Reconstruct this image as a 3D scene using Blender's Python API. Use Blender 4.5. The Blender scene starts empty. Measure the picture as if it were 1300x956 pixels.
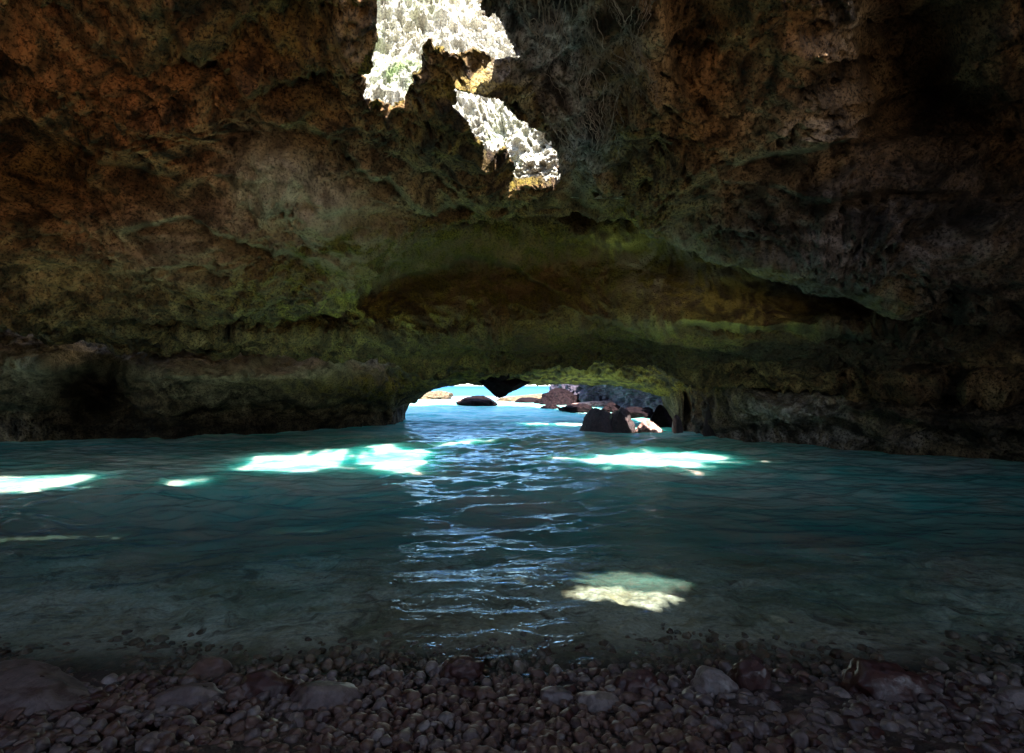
import bpy, math, random
import numpy as np
from mathutils import Vector
random.seed(7); rng = np.random.default_rng(7)
sc = bpy.context.scene; C = sc.collection
TILT = math.atan(57/650); ct, st = math.cos(TILT), math.sin(TILT); H = 1.2

# ------------------------------------------------------------ camera
cam = bpy.data.objects.new('camera', bpy.data.cameras.new('camera')); C.objects.link(cam)
cam.location = (0, 0, H); cam.rotation_euler = (math.pi/2 + TILT, 0, 0)
cam.data.lens = 18; cam.data.sensor_width = 36; cam.data.shift_y = -45/1300
cam.data.clip_start = .05; cam.data.clip_end = 20000
sc.camera = cam

def P(px, py, d):
    """point seen at a pixel of the photograph, d metres ahead"""
    px = np.asarray(px, float); py = np.asarray(py, float); d = np.asarray(d, float)
    a = (px-650)/650; b = (433-py)/650
    y = ct - b*st; z = st + b*ct
    t = d/y
    return np.stack(np.broadcast_arrays(a*t, d, H+z*t), -1)
def Pz(px, py, z):
    px = np.asarray(px, float); b = (433-py)/650; y = ct-b*st; zz = st+b*ct; t = (z-H)/zz
    return np.stack(np.broadcast_arrays((px-650)/650*t, y*t, np.full(px.shape, float(z))), -1)
def proj(p):
    x, y, z = p[..., 0], p[..., 1], p[..., 2]-H
    f = y*ct + z*st; u = -y*st + z*ct
    f = np.where(f > .05, f, .05)
    return 650+650*x/f, 433-650*u/f

# ------------------------------------------------------------ noise (numpy gradient noise)
_pm = np.random.default_rng(3).permutation(256).astype(np.int32)
_pxy = _pm[(_pm[:, None]+np.arange(256, dtype=np.int32)[None]) & 255].ravel()          # hash of (x, y)
_g = np.random.default_rng(4).normal(size=(256, 3)); _g /= np.linalg.norm(_g, axis=1, keepdims=True); _g = _g.astype(np.float32)
_gz = _g[_pm]
def noise(p):
    sh = p.shape[:-1]; p = p.reshape(-1, 3); out = np.empty(len(p), np.float32)
    for s0 in range(0, len(p), 60000):
        q = p[s0:s0+60000].T; fl = np.floor(q); i = fl.astype(np.int32) & 255; f = (q-fl).astype(np.float32)
        fx, fy, fz = f; ux, uy, uz = f*f*f*(f*(f*6-15)+10)
        ix = (i[0]*256, ((i[0]+1) & 255)*256); iy = (i[1], (i[1]+1) & 255); iz = (i[2], (i[2]+1) & 255)
        def c(a, b, d):
            g = np.take(_gz, (np.take(_pxy, ix[a]+iy[b])+iz[d]) & 255, axis=0)
            return g[:, 0]*(fx-a)+g[:, 1]*(fy-b)+g[:, 2]*(fz-d)
        def lx(b, d):
            n0 = c(0, b, d); return n0+ux*(c(1, b, d)-n0)
        def ly(d):
            n0 = lx(0, d); return n0+uy*(lx(1, d)-n0)
        n0 = ly(0); out[s0:s0+60000] = (n0+uz*(ly(1)-n0))*1.6
    return out.reshape(sh)
def fbm(p, o=4, off=0.):
    r = 0; a = 1; s = 1
    for k in range(o):
        r = r + a*noise(p*s+off+k*7.3); a *= .5; s *= 2.03
    return r
def ridged(p, o=3, off=0.):
    r = 0; a = 1; s = 1
    for k in range(o):
        r = r + a*(1-2*np.abs(noise(p*s+off+k*5.1))); a *= .5; s *= 2.1
    return r
def sstep(a, b, x):
    t = np.clip((x-a)/(b-a), 0, 1); return t*t*(3-2*t)

# ------------------------------------------------------------ mesh helpers
def mesh_from(name, V, F, mats=None, attrs=None, smooth=True):
    me = bpy.data.meshes.new(name)
    F = np.asarray(F); n = F.shape[1]
    me.vertices.add(len(V)); me.vertices.foreach_set('co', np.asarray(V, np.float32).ravel())
    me.loops.add(F.size); me.loops.foreach_set('vertex_index', F.astype(np.int32).ravel())
    me.polygons.add(len(F)); me.polygons.foreach_set('loop_start', np.arange(0, F.size, n, dtype=np.int32))
    me.update(calc_edges=True)
    me.polygons.foreach_set('use_smooth', np.full(len(F), smooth))
    for k, v in (attrs or {}).items():
        at = me.attributes.new(k, 'FLOAT', 'POINT'); at.data.foreach_set('value', np.asarray(v, np.float32).ravel())
    for m in (mats or []): me.materials.append(m)
    me.validate()
    return me
def link(name, me, parent=None, **props):
    o = bpy.data.objects.new(name, me); C.objects.link(o)
    if parent: o.parent = parent
    for k, v in props.items(): o[k] = v
    return o
def grid_faces(nr, nc, wrap=False):
    r = np.arange(nr-1)[:, None]; c = np.arange(nc if wrap else nc-1)[None]
    c2 = (c+1) % nc
    return np.stack([r*nc+c, r*nc+c2, (r+1)*nc+c2, (r+1)*nc+c], -1).reshape(-1, 4)
def catmull(A, t):
    """A [n,...] key rows, t param in 0..n-1"""
    n = len(A); i = np.clip(np.floor(t).astype(int), 0, n-2); f = (t-i)
    f = f.reshape((-1,)+(1,)*(A.ndim-1))
    p0 = A[np.clip(i-1, 0, n-1)]; p1 = A[i]; p2 = A[i+1]; p3 = A[np.clip(i+2, 0, n-1)]
    k = .38
    m1 = k*(p2-p0); m2 = k*(p3-p1)
    return (2*f**3-3*f**2+1)*p1 + (f**3-2*f**2+f)*m1 + (-2*f**3+3*f**2)*p2 + (f**3-f**2)*m2
def grid_normals(G):
    du = np.gradient(G, axis=1); dv = np.gradient(G, axis=0)
    n = np.cross(du, dv); n /= np.linalg.norm(n, axis=-1, keepdims=True)+1e-9
    return n
def loft(keys, rows_per, cols_per):
    t = np.concatenate([np.linspace(i, i+1, n, endpoint=False) for i, n in enumerate(rows_per)]+[[len(rows_per)]])
    s = np.concatenate([np.linspace(i, i+1, n, endpoint=False) for i, n in enumerate(cols_per)]+[[len(cols_per)]])
    G = catmull(keys, t)                      # rows
    G = catmull(G.transpose(1, 0, 2), s).transpose(1, 0, 2)
    return G, t, s
def interp(px, xs, ys): return np.interp(px, xs, ys)
def gsum(X, Y, lst):
    r = 0
    for (cx, cy, rx, ry, a) in lst: r = r + a*np.exp(-((X-cx)/rx)**2-((Y-cy)/ry)**2)
    return r

# ------------------------------------------------------------ sun
SUN_EL = math.radians(45); SUN_AZ = math.radians(166)     # towards the sun, clockwise from +Y
to_sun = np.array([math.sin(SUN_AZ)*math.cos(SUN_EL), math.cos(SUN_AZ)*math.cos(SUN_EL), math.sin(SUN_EL)])
sun = bpy.data.objects.new('sun', bpy.data.lights.new('sun', 'SUN')); C.objects.link(sun)
sun.data.energy = 5.0; sun.data.angle = math.radians(.5); sun.data.color = (1, .95, .87)
sun.rotation_euler = Vector(to_sun).to_track_quat('Z', 'Y').to_euler(); sun.location = (0, 0, 30)
w = bpy.data.worlds.new('World'); sc.world = w; w.use_nodes = True
nt = w.node_tree; nt.nodes.clear()
sky = nt.nodes.new('ShaderNodeTexSky'); sky.sky_type = 'NISHITA'; sky.sun_disc = False
sky.sun_elevation = SUN_EL; sky.sun_rotation = SUN_AZ; sky.dust_density = .7; sky.ozone_density = 2.
bg = nt.nodes.new('ShaderNodeBackground'); bg.inputs[1].default_value = .11
wo = nt.nodes.new('ShaderNodeOutputWorld'); nt.links.new(sky.outputs[0], bg.inputs[0]); nt.links.new(bg.outputs[0], wo.inputs[0])

# ------------------------------------------------------------ materials
class M:
    def __init__(s, name):
        s.m = bpy.data.materials.new(name); s.m.use_nodes = True; s.t = s.m.node_tree; s.t.nodes.clear()
        s.out = s.t.nodes.new('ShaderNodeOutputMaterial')
        s.tc = s.t.nodes.new('ShaderNodeTexCoord')
    def n(s, ty, **kw):
        nd = s.t.nodes.new(ty)
        for k, v in kw.items():
            if k.startswith('_'): setattr(nd, k[1:], v)
            else: s.set(nd, k.replace('__', ' '), v)
        return nd
    def set(s, nd, key, v):
        i = nd.inputs[int(key[1:])] if key[0] == 'i' and key[1:].isdigit() else nd.inputs[key]
        if isinstance(v, bpy.types.NodeSocket): s.t.links.new(v, i)
        else: i.default_value = v
    def noise(s, scale, detail=4, rough=.6, dist=0., vec=None):
        nd = s.n('ShaderNodeTexNoise', Scale=scale, Detail=detail, Roughness=rough, Distortion=dist)
        s.set(nd, 'Vector', vec or s.tc.outputs['Object']); return nd.outputs[0]
    def voro(s, scale, feature='F1', vec=None, rnd=1.):
        nd = s.n('ShaderNodeTexVoronoi', _feature=feature, Scale=scale, Randomness=rnd)
        s.set(nd, 'Vector', vec or s.tc.outputs['Object']); return nd.outputs['Distance']
    def ramp(s, fac, stops, mode='LINEAR'):
        nd = s.n('ShaderNodeValToRGB'); s.set(nd, 'Fac', fac); cr = nd.color_ramp; cr.interpolation = mode
        while len(cr.elements) < len(stops): cr.elements.new(.5)
        for e, (p, c) in zip(cr.elements, stops):
            e.position = p; e.color = (c, c, c, 1) if isinstance(c, (int, float)) else (*c, 1)
        return nd.outputs[0]
    def mix(s, f, a, b, bt='MIX'):
        nd = s.n('ShaderNodeMix', _data_type='RGBA', _blend_type=bt)
        s.set(nd, 'i0', f)
        for i, v in ((6, a), (7, b)):
            if isinstance(v, tuple): v = (*v, 1)
            s.set(nd, 'i%d' % i, v)
        return nd.outputs[2]
    def math(s, op, a, b=0., c=None, clamp=False):
        nd = s.n('ShaderNodeMath', _operation=op, _use_clamp=clamp, i0=a, i1=b)
        if c is not None: s.set(nd, 'i2', c)
        return nd.outputs[0]
    def attr(s, name):
        return s.n('ShaderNodeAttribute', _attribute_name=name).outputs['Fac']
    def bump(s, h, dist, strength=1., nrm=None):
        nd = s.n('ShaderNodeBump', Distance=dist, Strength=strength, Height=h)
        if nrm is not None: s.set(nd, 'Normal', nrm)
        return nd.outputs[0]
    def principled(s, col, rough, nrm=None, **kw):
        nd = s.n('ShaderNodeBsdfPrincipled', Roughness=rough, **kw); s.set(nd, 'Base Color', (*col, 1) if isinstance(col, tuple) else col)
        if nrm is not None: s.set(nd, 'Normal', nrm)
        return nd.outputs[0]
    def finish(s, sh): s.t.links.new(sh, s.out.inputs['Surface']); return s.m

def rock_material(name, pal, moss1=(.16, .115, .018), moss2=(.06, .042, .008), bump=1., wet=False, fscale=1., baked=False, lows=(.3, .25, .4), spec=.2):
    """pitted sea-cave limestone; attributes moss / red / gray say where algae and stains grow, pale partly paints light,
    n1..n4 are large and middle noise computed once per vertex"""
    m = M(name); O = m.tc.outputs['Object']
    if baked: big, mid, blot, str_ = (m.attr(k) for k in ('n1', 'n2', 'n3', 'n4'))
    else: big = m.noise(.9, 2); mid = m.noise(5.5*fscale, 3, .7); blot = m.noise(3.2, 3, .7); str_ = m.noise(9, 2)
    fine = m.noise(24*fscale, 4, .78, .3); pit = m.voro(20*fscale, 'F1')
    base = m.mix(m.ramp(big, [(.38, 0.), (.62, 1.)]), pal[0], pal[1])
    base = m.mix(m.ramp(blot, [(.5, 0.), (.68, 1.)]), base, pal[2])
    base = m.mix(m.ramp(str_, [(.4, 0.), (.7, .8)]), base, pal[3])
    if baked:
        base = m.mix(m.math('MULTIPLY', m.attr('red'), m.ramp(mid, [(.35, .3), (.6, 1.)])), base, (.50, .20, .08))
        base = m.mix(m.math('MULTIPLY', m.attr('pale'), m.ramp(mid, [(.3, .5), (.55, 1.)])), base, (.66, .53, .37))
        mossf = m.math('MULTIPLY', m.attr('moss'), m.ramp(m.math('ADD', m.math('MULTIPLY', mid, .6), m.math('MULTIPLY', blot, .5)), [(.38, 0.), (.62, 1.)]))
        mcol = m.mix(m.ramp(fine, [(.35, 0.), (.65, 1.)]), moss2, moss1)
        mcol = m.mix(m.attr('lit_moss'), mcol, m.mix(m.ramp(mid, [(.35, 0.), (.6, 1.)]), (.24, .165, .03), (.62, .45, .12)))  # brighter moss tone, carrying painted light
        base = m.mix(mossf, base, mcol)
        base = m.mix(m.attr('painted_shade'), base, (.035, .028, .024))  # shade darkened into the rock colour
        base = m.mix(m.math('MULTIPLY', m.attr('gray'), .85), base, m.mix(m.ramp(str_, [(.4, 0.), (.6, 1.)]), (.10, .10, .115), (.48, .47, .51)))
    spk = m.ramp(fine, [(.40, lows[0]*.7), (.53, 1.15)])
    if baked: spk = m.mix(m.attr('smooth'), spk, m.ramp(fine, [(.36, .55), (.46, 1.)]))
    base = m.mix(1., base, spk, 'MULTIPLY')
    grime = m.mix(1., m.ramp(blot, [(.33, lows[1]), (.5, 1.)]), m.ramp(mid, [(.3, lows[2]), (.62, 1.4)]), 'MULTIPLY')
    if baked: grime = m.mix(m.attr('smooth'), grime, m.ramp(mid, [(.3, .75), (.6, 1.25)]))
    base = m.mix(1., base, grime, 'MULTIPLY')
    h = m.math('ADD', fine, m.math('MULTIPLY', m.ramp(pit, [(0., 0.), (.45, 1.)]), .5))
    if not baked: h = m.math('ADD', h, mid)
    nrm = m.bump(h, .05*bump/fscale**.5, 1.)
    rough = m.ramp(mid, [(.3, .35 if wet else .62), (.7, .7 if wet else .95)])
    return m.finish(m.principled(base, rough, nrm, **{'Specular IOR Level': .55 if wet else spec}))
def baked(G):
    wv = np.stack([noise(G*1.3+3.1), noise(G*1.3+11.7), noise(G*1.3+23.3)], -1)*.3
    q = G+wv; qs = q*np.array([1, 1, .5])
    return dict(n1=.5+.3*fbm(q*.8, 3, 60), n2=.5+.28*fbm(q*5.5, 4, 70), n3=.5+.3*fbm(q*2.6, 4, 80), n4=.5+.3*fbm(qs*8, 3, 90))

BROWN = [(.32, .18, .075), (.17, .095, .045), (.40, .26, .13), (.23, .13, .06)]
rock_ceiling = rock_material('ceiling_limestone', BROWN, baked=True)
rock_wall = rock_material('wall_limestone', [(.22, .165, .09), (.13, .10, .055), (.32, .25, .15), (.17, .12, .07)], moss1=(.21, .15, .022), moss2=(.075, .055, .010), baked=True)
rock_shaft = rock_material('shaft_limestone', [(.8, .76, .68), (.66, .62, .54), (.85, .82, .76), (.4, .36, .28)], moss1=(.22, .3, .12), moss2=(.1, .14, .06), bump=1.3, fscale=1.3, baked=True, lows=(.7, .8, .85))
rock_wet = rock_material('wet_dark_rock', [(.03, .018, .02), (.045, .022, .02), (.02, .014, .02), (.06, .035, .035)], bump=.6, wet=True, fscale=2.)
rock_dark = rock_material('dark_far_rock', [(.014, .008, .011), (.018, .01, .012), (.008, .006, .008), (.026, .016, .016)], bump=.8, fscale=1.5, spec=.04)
rock_pink = rock_material('pink_rock', [(.62, .38, .32), (.5, .3, .26), (.7, .5, .42), (.3, .15, .12)], bump=.6, fscale=2.)
rock_tan = rock_material('tan_reef', [(.26, .19, .11), (.2, .14, .09), (.3, .23, .14), (.13, .09, .05)], bump=.6)
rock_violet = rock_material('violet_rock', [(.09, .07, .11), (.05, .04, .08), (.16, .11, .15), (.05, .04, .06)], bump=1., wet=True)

# ------------------------------------------------------------ rock displacement
def rock_disp(p, s=1., big=.22):
    wv = np.stack([noise(p*.7+3.1), noise(p*.7+11.7), noise(p*.7+23.3)], -1)*.35
    q = p+wv
    d = big*fbm(q*.55, 2, 1.)
    lump = fbm(q*1.5, 3, 9.)
    d = d + s*(.19*lump + .10*ridged(q*np.array([1.6, 1.6, 2.4]), 3, 4.) )
    rg = ridged(q*5., 2, 8.); mk = sstep(-.3, .5, noise(q*1.1+40))
    d = d + s*(.036*rg*(.35+mk) + .024*ridged(q*11, 2, 2.)*(.4+mk) + .014*noise(q*24+5.)*(.5+mk)+.008*noise(q*48+15.))
    pp = np.clip(noise(q*13+160)-.22, 0, 1); d = d - s*.14*pp*sstep(-.1, .35, noise(q*1.3+37))*2
    # scattered pits
    pit = np.clip(noise(q*6.5+60)-.28, 0, 1); d = d - s*.24*pit*sstep(-.15, .4, noise(q*.9+77))*2
    return d

# ------------------------------------------------------------ CEILING
pxc = np.array([-150, 0, 100, 200, 340, 430, 500, 560, 640, 700, 760, 830, 900, 1000, 1100, 1160, 1300, 1450.])
L0y = np.array([395, 395, 398, 400, 395, 372, 318, 288, 272, 268, 266, 290, 318, 350, 375, 394, 408, 412.])
L0d = np.array([7.5, 7.5, 7.8, 8, 8, 8, 8, 8, 8, 8, 8, 7.8, 7.5, 7.3, 7.1, 7, 6.8, 6.8])
Lmy = np.array([403, 403, 412, 420, 425, 425, 425, 425, 420, 412, 408, 408, 417, 415, 418, 412, 425, 430.])
Lmd = np.array([8.2, 8.2, 8.5, 8.8, 9.4, 9.8, 10, 10, 10, 10, 9.8, 9.2, 8.7, 8.3, 7.9, 7.6, 7.3, 7.4])
L1y = np.array([408, 408, 425, 433, 441, 449, 458, 466, 467, 460, 456, 461, 481, 492, 496, 496, 500, 505.])
L1d = np.array([9, 9, 9.3, 9.8, 10.5, 11, 11.6, 12, 12, 12, 11.8, 11.2, 10.6, 9.6, 8.8, 8.3, 7.7, 7.7])
rec = np.array([.1, .1, .12, .2, .5, .8, 1.0, 1.1, 1.1, 1.1, 1.2, 1.4, 1.4, 1.2, .8, .4, .1, .1])
f6 = L0y/290.
keys = [Pz(pxc, -2500, 5.05), Pz(pxc, -900, 5.05), Pz(pxc, -350, 5.05), Pz(pxc, -80, 5.),
        P(pxc, 60, 5.2), P(pxc, np.minimum(170, L0y*.5+20), 6.2), P(pxc, L0y*.8, L0d*.9+.0),
        P(pxc, L0y, L0d), P(pxc, L0y-10, L0d+rec*.85), P(pxc, L0y*.55+Lmy*.45, np.maximum(L0d+rec+.2, Lmd+.1)),
        P(pxc, Lmy, Lmd), P(pxc, Lmy*.45+L1y*.55, (Lmd+L1d)/2+.25), P(pxc, L1y, L1d),
        P(pxc, L1y-14, L1d+.9), P(pxc, L1y-90, L1d+3.2)]
keys.insert(0, np.tile([0., .02, 5.1], (len(pxc), 1)))
keysF = np.stack(keys)
def cyl(phi, rz):
    a = math.radians(phi); return [(r*math.sin(a), r*math.cos(a), z) for r, z in rz]
side = [(.02, 5.1), (.9, 4.9), (2, 4.9), (3.4, 4.8), (4.6, 4.6), (5.6, 4.2), (6.4, 3.7), (7.1, 3.1), (7.6, 2.5), (8.0, 2.1), (8.4, 1.7), (8.8, 1.3), (9.2, .9), (9.6, .4), (10, -.4), (10.5, -1.6)]
fill_opening = [(.02, 5.1), (.9, 4.9), (2, 4.9), (3.2, 4.8), (4.2, 4.7), (5.0, 4.6), (5.2, 4.65), (5.4, 4.7), (5.55, 4.75), (5.7, 4.8), (5.8, 4.9), (5.9, 5), (6.0, 5.1), (6.1, 5.2), (6.15, 5.3), (6.2, 5.4)]  # unseen rear opening, added and sized to let fill light in
cols_l = [(-235, fill_opening), (-205, side), (-175, side), (-148, side), (-115, side), (-82, side)]
cols_r = [(80, side), (100, side), (125, fill_opening)]
KL = np.stack([np.array(cyl(a, r)) for a, r in cols_l], 1); KR = np.stack([np.array(cyl(a, r)) for a, r in cols_r], 1)
keysA = np.concatenate([KL, keysF, KR], 1)
nl = len(cols_l)
colw = [70]*nl + [int(max(14, 1.0*d*.85)) for d in np.diff(pxc)] + [26]*len(cols_r); colw = colw[:keysA.shape[1]-1]
rows = [14, 30, 26, 28, 46, 90, 80, 70, 70, 22, 64, 60, 44, 44, 14, 10]
rows = rows[:len(keysF)-1]
G, tr, ts = loft(keysA, rows, colw)
X, Y = proj(G)
N = grid_normals(G); 
cen = np.array([0, 4., 1.5]); flip = np.sum(N*(cen-G), -1) < 0; N[flip] *= -1
# hollows (+) and bosses (-), seen at a pixel, metres along the view
inframe = (G[..., 1] > .5)
dent = gsum(X, Y, [(55, 215, 60, 38, .55), (700, 50, 75, 85, .45), (1150, 90, 55, 120, 1.1), (1230, 190, 60, 60, .5), (600, 262, 60, 14, .3), (735, 258, 40, 18, .5), (700, 355, 45, 26, .4), (520, 345, 70, 30, .3),
                   (1085, 385, 45, 22, .6), (1010, 395, 30, 18, .3), (345, 215, 45, 50, -.35), (400, 280, 60, 60, -.2), (240, 320, 120, 40, -.2), (820, 110, 35, 90, -.35), (1000, 60, 70, 90, -.35), (1000, 170, 80, 40, -.3),
                   (880, 220, 60, 60, -.25), (800, 300, 45, 26, -.35), (615, 120, 60, 38, -.45), (900, 360, 60, 30, -.15), (180, 120, 130, 40, -.2), (250, 60, 90, 20, .25), (480, 190, 50, 40, .2), (150, 240, 90, 20, .25)])
def shelf(X, Y, lines):
    """slab edges: beyond each line (right-hand side) the rock steps back, then comes forward again"""
    r = np.zeros(X.shape)
    for amp, w_, pts in lines:
        best = np.full(X.shape, 1e9); sg = np.zeros(X.shape)
        for (ax, ay), (bx, by) in zip(pts[:-1], pts[1:]):
            dx, dy = bx-ax, by-ay; t = np.clip(((X-ax)*dx+(Y-ay)*dy)/(dx*dx+dy*dy), 0, 1)
            d_ = np.hypot(X-ax-t*dx, Y-ay-t*dy); c_ = np.sign(dx*(Y-ay)-dy*(X-ax)); m_ = d_ < best
            best = np.where(m_, d_, best); sg = np.where(m_, c_, sg)
        s_ = best*sg; (ex, ey), (fx, fy) = pts[0], pts[-1]
        endm = np.clip(np.minimum(np.hypot(X-ex, Y-ey), np.hypot(X-fx, Y-fy))/45, 0, 1)
        r += amp*endm*(sstep(-4, 5, s_)*np.exp(-np.clip(s_, 0, None)/w_) - .35*np.exp(-np.clip(-s_, 0, None)/w_)*(s_ < 0)*.7)
    return r
Xq, Yq = X+9*fbm(G*1.2, 3, 5.), Y+9*fbm(G*1.2, 3, 15.)
dent = dent + shelf(Xq, Yq, [(.34, 50, [(-40, 90), (50, 130), (100, 180), (150, 200), (250, 215)]), (.32, 45, [(140, 285), (250, 270), (330, 310), (425, 345)]), (.34, 40, [(330, 135), (420, 170), (470, 230), (540, 262), (620, 255), (700, 248), (790, 262)]),
    (.5, 60, [(910, 215), (1010, 195), (1080, 160), (1110, 120), (1090, 40)]), (.3, 45, [(900, 180), (880, 110), (850, 60), (840, -40)]), (.3, 45, [(200, -40), (250, 60), (340, 100), (440, 90)]), (.34, 40, [(420, 380), (500, 350), (590, 325), (660, 345), (720, 385)]),
    (.55, 40, [(740, 400), (820, 409), (900, 417), (1000, 415), (1100, 418), (1170, 398)]), (.2, 30, [(835, 395), (862, 350), (850, 305)]), (.5, 40, [(-60, 398), (110, 416), (250, 430), (380, 440), (490, 452)]), (.3, 40, [(700, 290), (790, 312), (850, 300)]), (.3, 40, [(960, 240), (1040, 260), (1130, 250), (1230, 260)])])
dent = np.where(inframe, dent, 0)
D = rock_disp(G, 1.)
sm = np.clip(gsum(X, Y, [(920, 365, 160, 52, 1.3), (800, 310, 60, 30, .8), (620, 350, 150, 55, .8), (1080, 390, 60, 30, .8), (340, 230, 60, 60, .5), (430, 280, 60, 50, .6), (560, 330, 260, 70, .5), (200, 330, 150, 50, .5), (860, 440, 300, 30, .5)]), 0, 1)*inframe
D = D*(1-.6*sm)
view = G-np.array([0, 0, H]); view /= np.linalg.norm(view, axis=-1, keepdims=True)
G2 = G + N*D[..., None] + view*dent[..., None]
# ---- openings
X2, Y2 = proj(G2)
wob = fbm(G2*1.6, 4, 33.); wob2 = fbm(G2*1.6, 4, 53.)
Xw, Yw = X2+wob*8, Y2+wob2*7
def inpoly(x, y, poly):
    r = np.zeros(x.shape, bool); n = len(poly); j = n-1
    for i in range(n):
        xi, yi = poly[i]; xj, yj = poly[j]
        r ^= ((yi > y) != (yj > y)) & (x < (xj-xi)*(y-yi)/(yj-yi+1e-9)+xi); j = i
    return r
H1 = [(468, -420), (476, 0), (478, 55), (458, 92), (458, 127), (505, 131), (520, 112), (545, 90), (552, 55), (575, 68), (600, 60), (622, 76), (664, 74), (645, 45), (630, 15), (608, -15), (640, -420)]
H2 = [(560, 104), (600, 119), (642, 131), (666, 153), (688, 170), (708, 178), (714, 236), (648, 238), (652, 210), (638, 184), (614, 196), (600, 168), (575, 138)]
front = np.zeros(G.shape[:2], bool); rr = np.arange(len(tr)); front[(tr > 2.6) & (tr < 8.2)] = True
hole = front & inframe & (inpoly(Xw, Yw, H1) | inpoly(Xw, Yw, H2))
# holes above the beach: the sun falls through them to these places on water and sand (x, y, rx, ry)
def ground(px, py): d = H*650/(py-490); return (px-650)/650*d, d
def pit(px0, px1, py0, py1):
    x0, y0 = ground(px0, (py0+py1)/2); x1, _ = ground(px1, (py0+py1)/2); _, ya = ground(0, py0); _, yb = ground(0, py1)
    return ((x0+x1)/2, (ya+yb)/2, (x1-x0)/2, (ya-yb)/2)
patches = [pit(285, 500, 574, 597), pit(716, 925, 573, 595), pit(708, 890, 717, 752), pit(-60, 130, 603, 627), pit(222, 268, 607, 616), (-3.8, -1.5, 2.4, 1.6), (1.2, -3.6, 1.2, .9)]  # last two: unseen holes added behind the camera for warm bounce off sand
k = G2[..., 2]/to_sun[2]; gx = G2[..., 0]-to_sun[0]*k; gy = G2[..., 1]-to_sun[1]*k
w3 = fbm(G2*np.array([1.3, 1.7, 1.3]), 5, 71.)
sunhole = np.zeros(hole.shape, bool); w5 = fbm(G2*np.array([2.6, 4.5, 3.]), 3, 171.)
for (cx, cy, rx, ry) in patches:
    q = np.sqrt(((gx-cx)/rx)**2+((gy-cy)/ry)**2)+w3*(.45 if cy > 4 else .22)+(.45*w5 if cy > 4 else 0)
    sunhole |= q < 1
sunhole &= ((Y2 < -8) | (G2[..., 1] < .5) | (X2 < -20) | (X2 > 1320)) & (tr[:, None] < 8) & (G2[..., 2] > 2.5)
hole |= sunhole
# the slot behind the ceiling's lowest lip, open to the sky above the ledge and the arch
slotw = fbm(G2*1.1, 3, 91.)
slot = (tr[:, None] > 13.5) & inframe & (X > 340) & (X < 600) & (fbm(G2*4., 2, 17.) > .3)
slot |= (tr[:, None] > 14.5+.15*slotw) & inframe & (X > -60) & (X < 600)
slot |= (tr[:, None] > 14.1) & inframe & (X > 640) & (X < 960) & (slotw > -.3)
slot2 = (tr[:, None] > 8.2) & (tr[:, None] < 9.5) & inframe & (X > 800+30*slotw) & (X < 1120+30*slotw)
kz = (G2[..., 2]-.4)/to_sun[2]; rx_ = G2[..., 0]-to_sun[0]*kz; ry_ = G2[..., 1]-to_sun[1]*kz
gap = (tr[:, None] > 13.12) & inframe & (np.hypot((rx_-3.5)/.62, (ry_-13.05)/.5) < 1+.3*slotw)
hole |= slot | gap
# attributes
def region(lst): return np.where(inframe, np.clip(gsum(X, Y, lst), 0, 1), 0)
moss = region([(450, 400, 110, 16, .6), (640, 120, 90, 60, 1.), (800, 170, 60, 110, .7), (560, 200, 120, 70, .55), (440, 350, 130, 60, .8), (560, 340, 160, 50, .8), (700, 335, 190, 60, 1.1), (560, 345, 120, 40, .6), (790, 300, 60, 25, 1.), (940, 365, 75, 50, 1.6), (1060, 385, 110, 45, 1.2), (850, 440, 250, 30, .7),
               (60, 210, 70, 40, .5), (380, 110, 60, 120, .45), (300, 30, 120, 40, .3), (870, 260, 60, 80, .4), (600, 440, 300, 30, .5), (1250, 395, 80, 20, .8), (300, 380, 120, 30, .4)])
moss = np.clip(moss+.12, 0, 1)
red = region([(60, 60, 170, 120, .9), (200, 180, 160, 120, .6), (30, 150, 80, 80, .7), (330, 60, 120, 120, .45), (380, 230, 110, 110, .35), (930, 60, 120, 120, .35), (100, 300, 140, 60, .5), (1150, 230, 200, 120, .3)])
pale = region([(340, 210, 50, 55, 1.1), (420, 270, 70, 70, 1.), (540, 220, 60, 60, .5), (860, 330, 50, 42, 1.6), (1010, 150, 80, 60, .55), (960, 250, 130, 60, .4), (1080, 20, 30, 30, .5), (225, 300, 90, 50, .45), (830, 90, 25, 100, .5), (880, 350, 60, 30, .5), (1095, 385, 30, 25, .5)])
gray = region([(700, 60, 60, 80, 1.1), (745, 170, 35, 60, .8), (640, 10, 30, 40, .6), (1100, 320, 200, 80, .25), (800, 60, 18, 60, .4)])
painted_shade = np.clip(gsum(X, Y, [(1060, 270, 160, 90, .45), (1230, 150, 200, 330, .95), (1300, 420, 260, 160, .8), (1110, 320, 160, 50, .8), (990, 300, 90, 36, .7), (560, 335, 90, 24, .5), (1000, 450, 220, 24, .7), (640, 435, 260, 20, .45), (230, 405, 200, 20, .5)])*(.8+.5*fbm(G*.9, 2, 44)), 0, .85)*inframe  # shade of lips, recesses and the right side painted into the rock
lit_moss = np.clip(gsum(X, Y, [(930, 365, 60, 50, 1.), (790, 300, 45, 22, .9), (1040, 385, 110, 40, .6), (850, 385, 90, 25, .5), (640, 110, 90, 50, .5), (470, 390, 90, 30, .4)]), 0, 1)*inframe  # bright moss, with the light on the recess painted into its colour
att = dict(smooth=sm, lit_moss=lit_moss, painted_shade=painted_shade, moss=moss, red=red, pale=pale, gray=gray, **baked(G))
nr, nc = G.shape[:2]
F = grid_faces(nr, nc)
hf = hole.ravel()[F].sum(1) >= 2
Fk = F[~hf]
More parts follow.
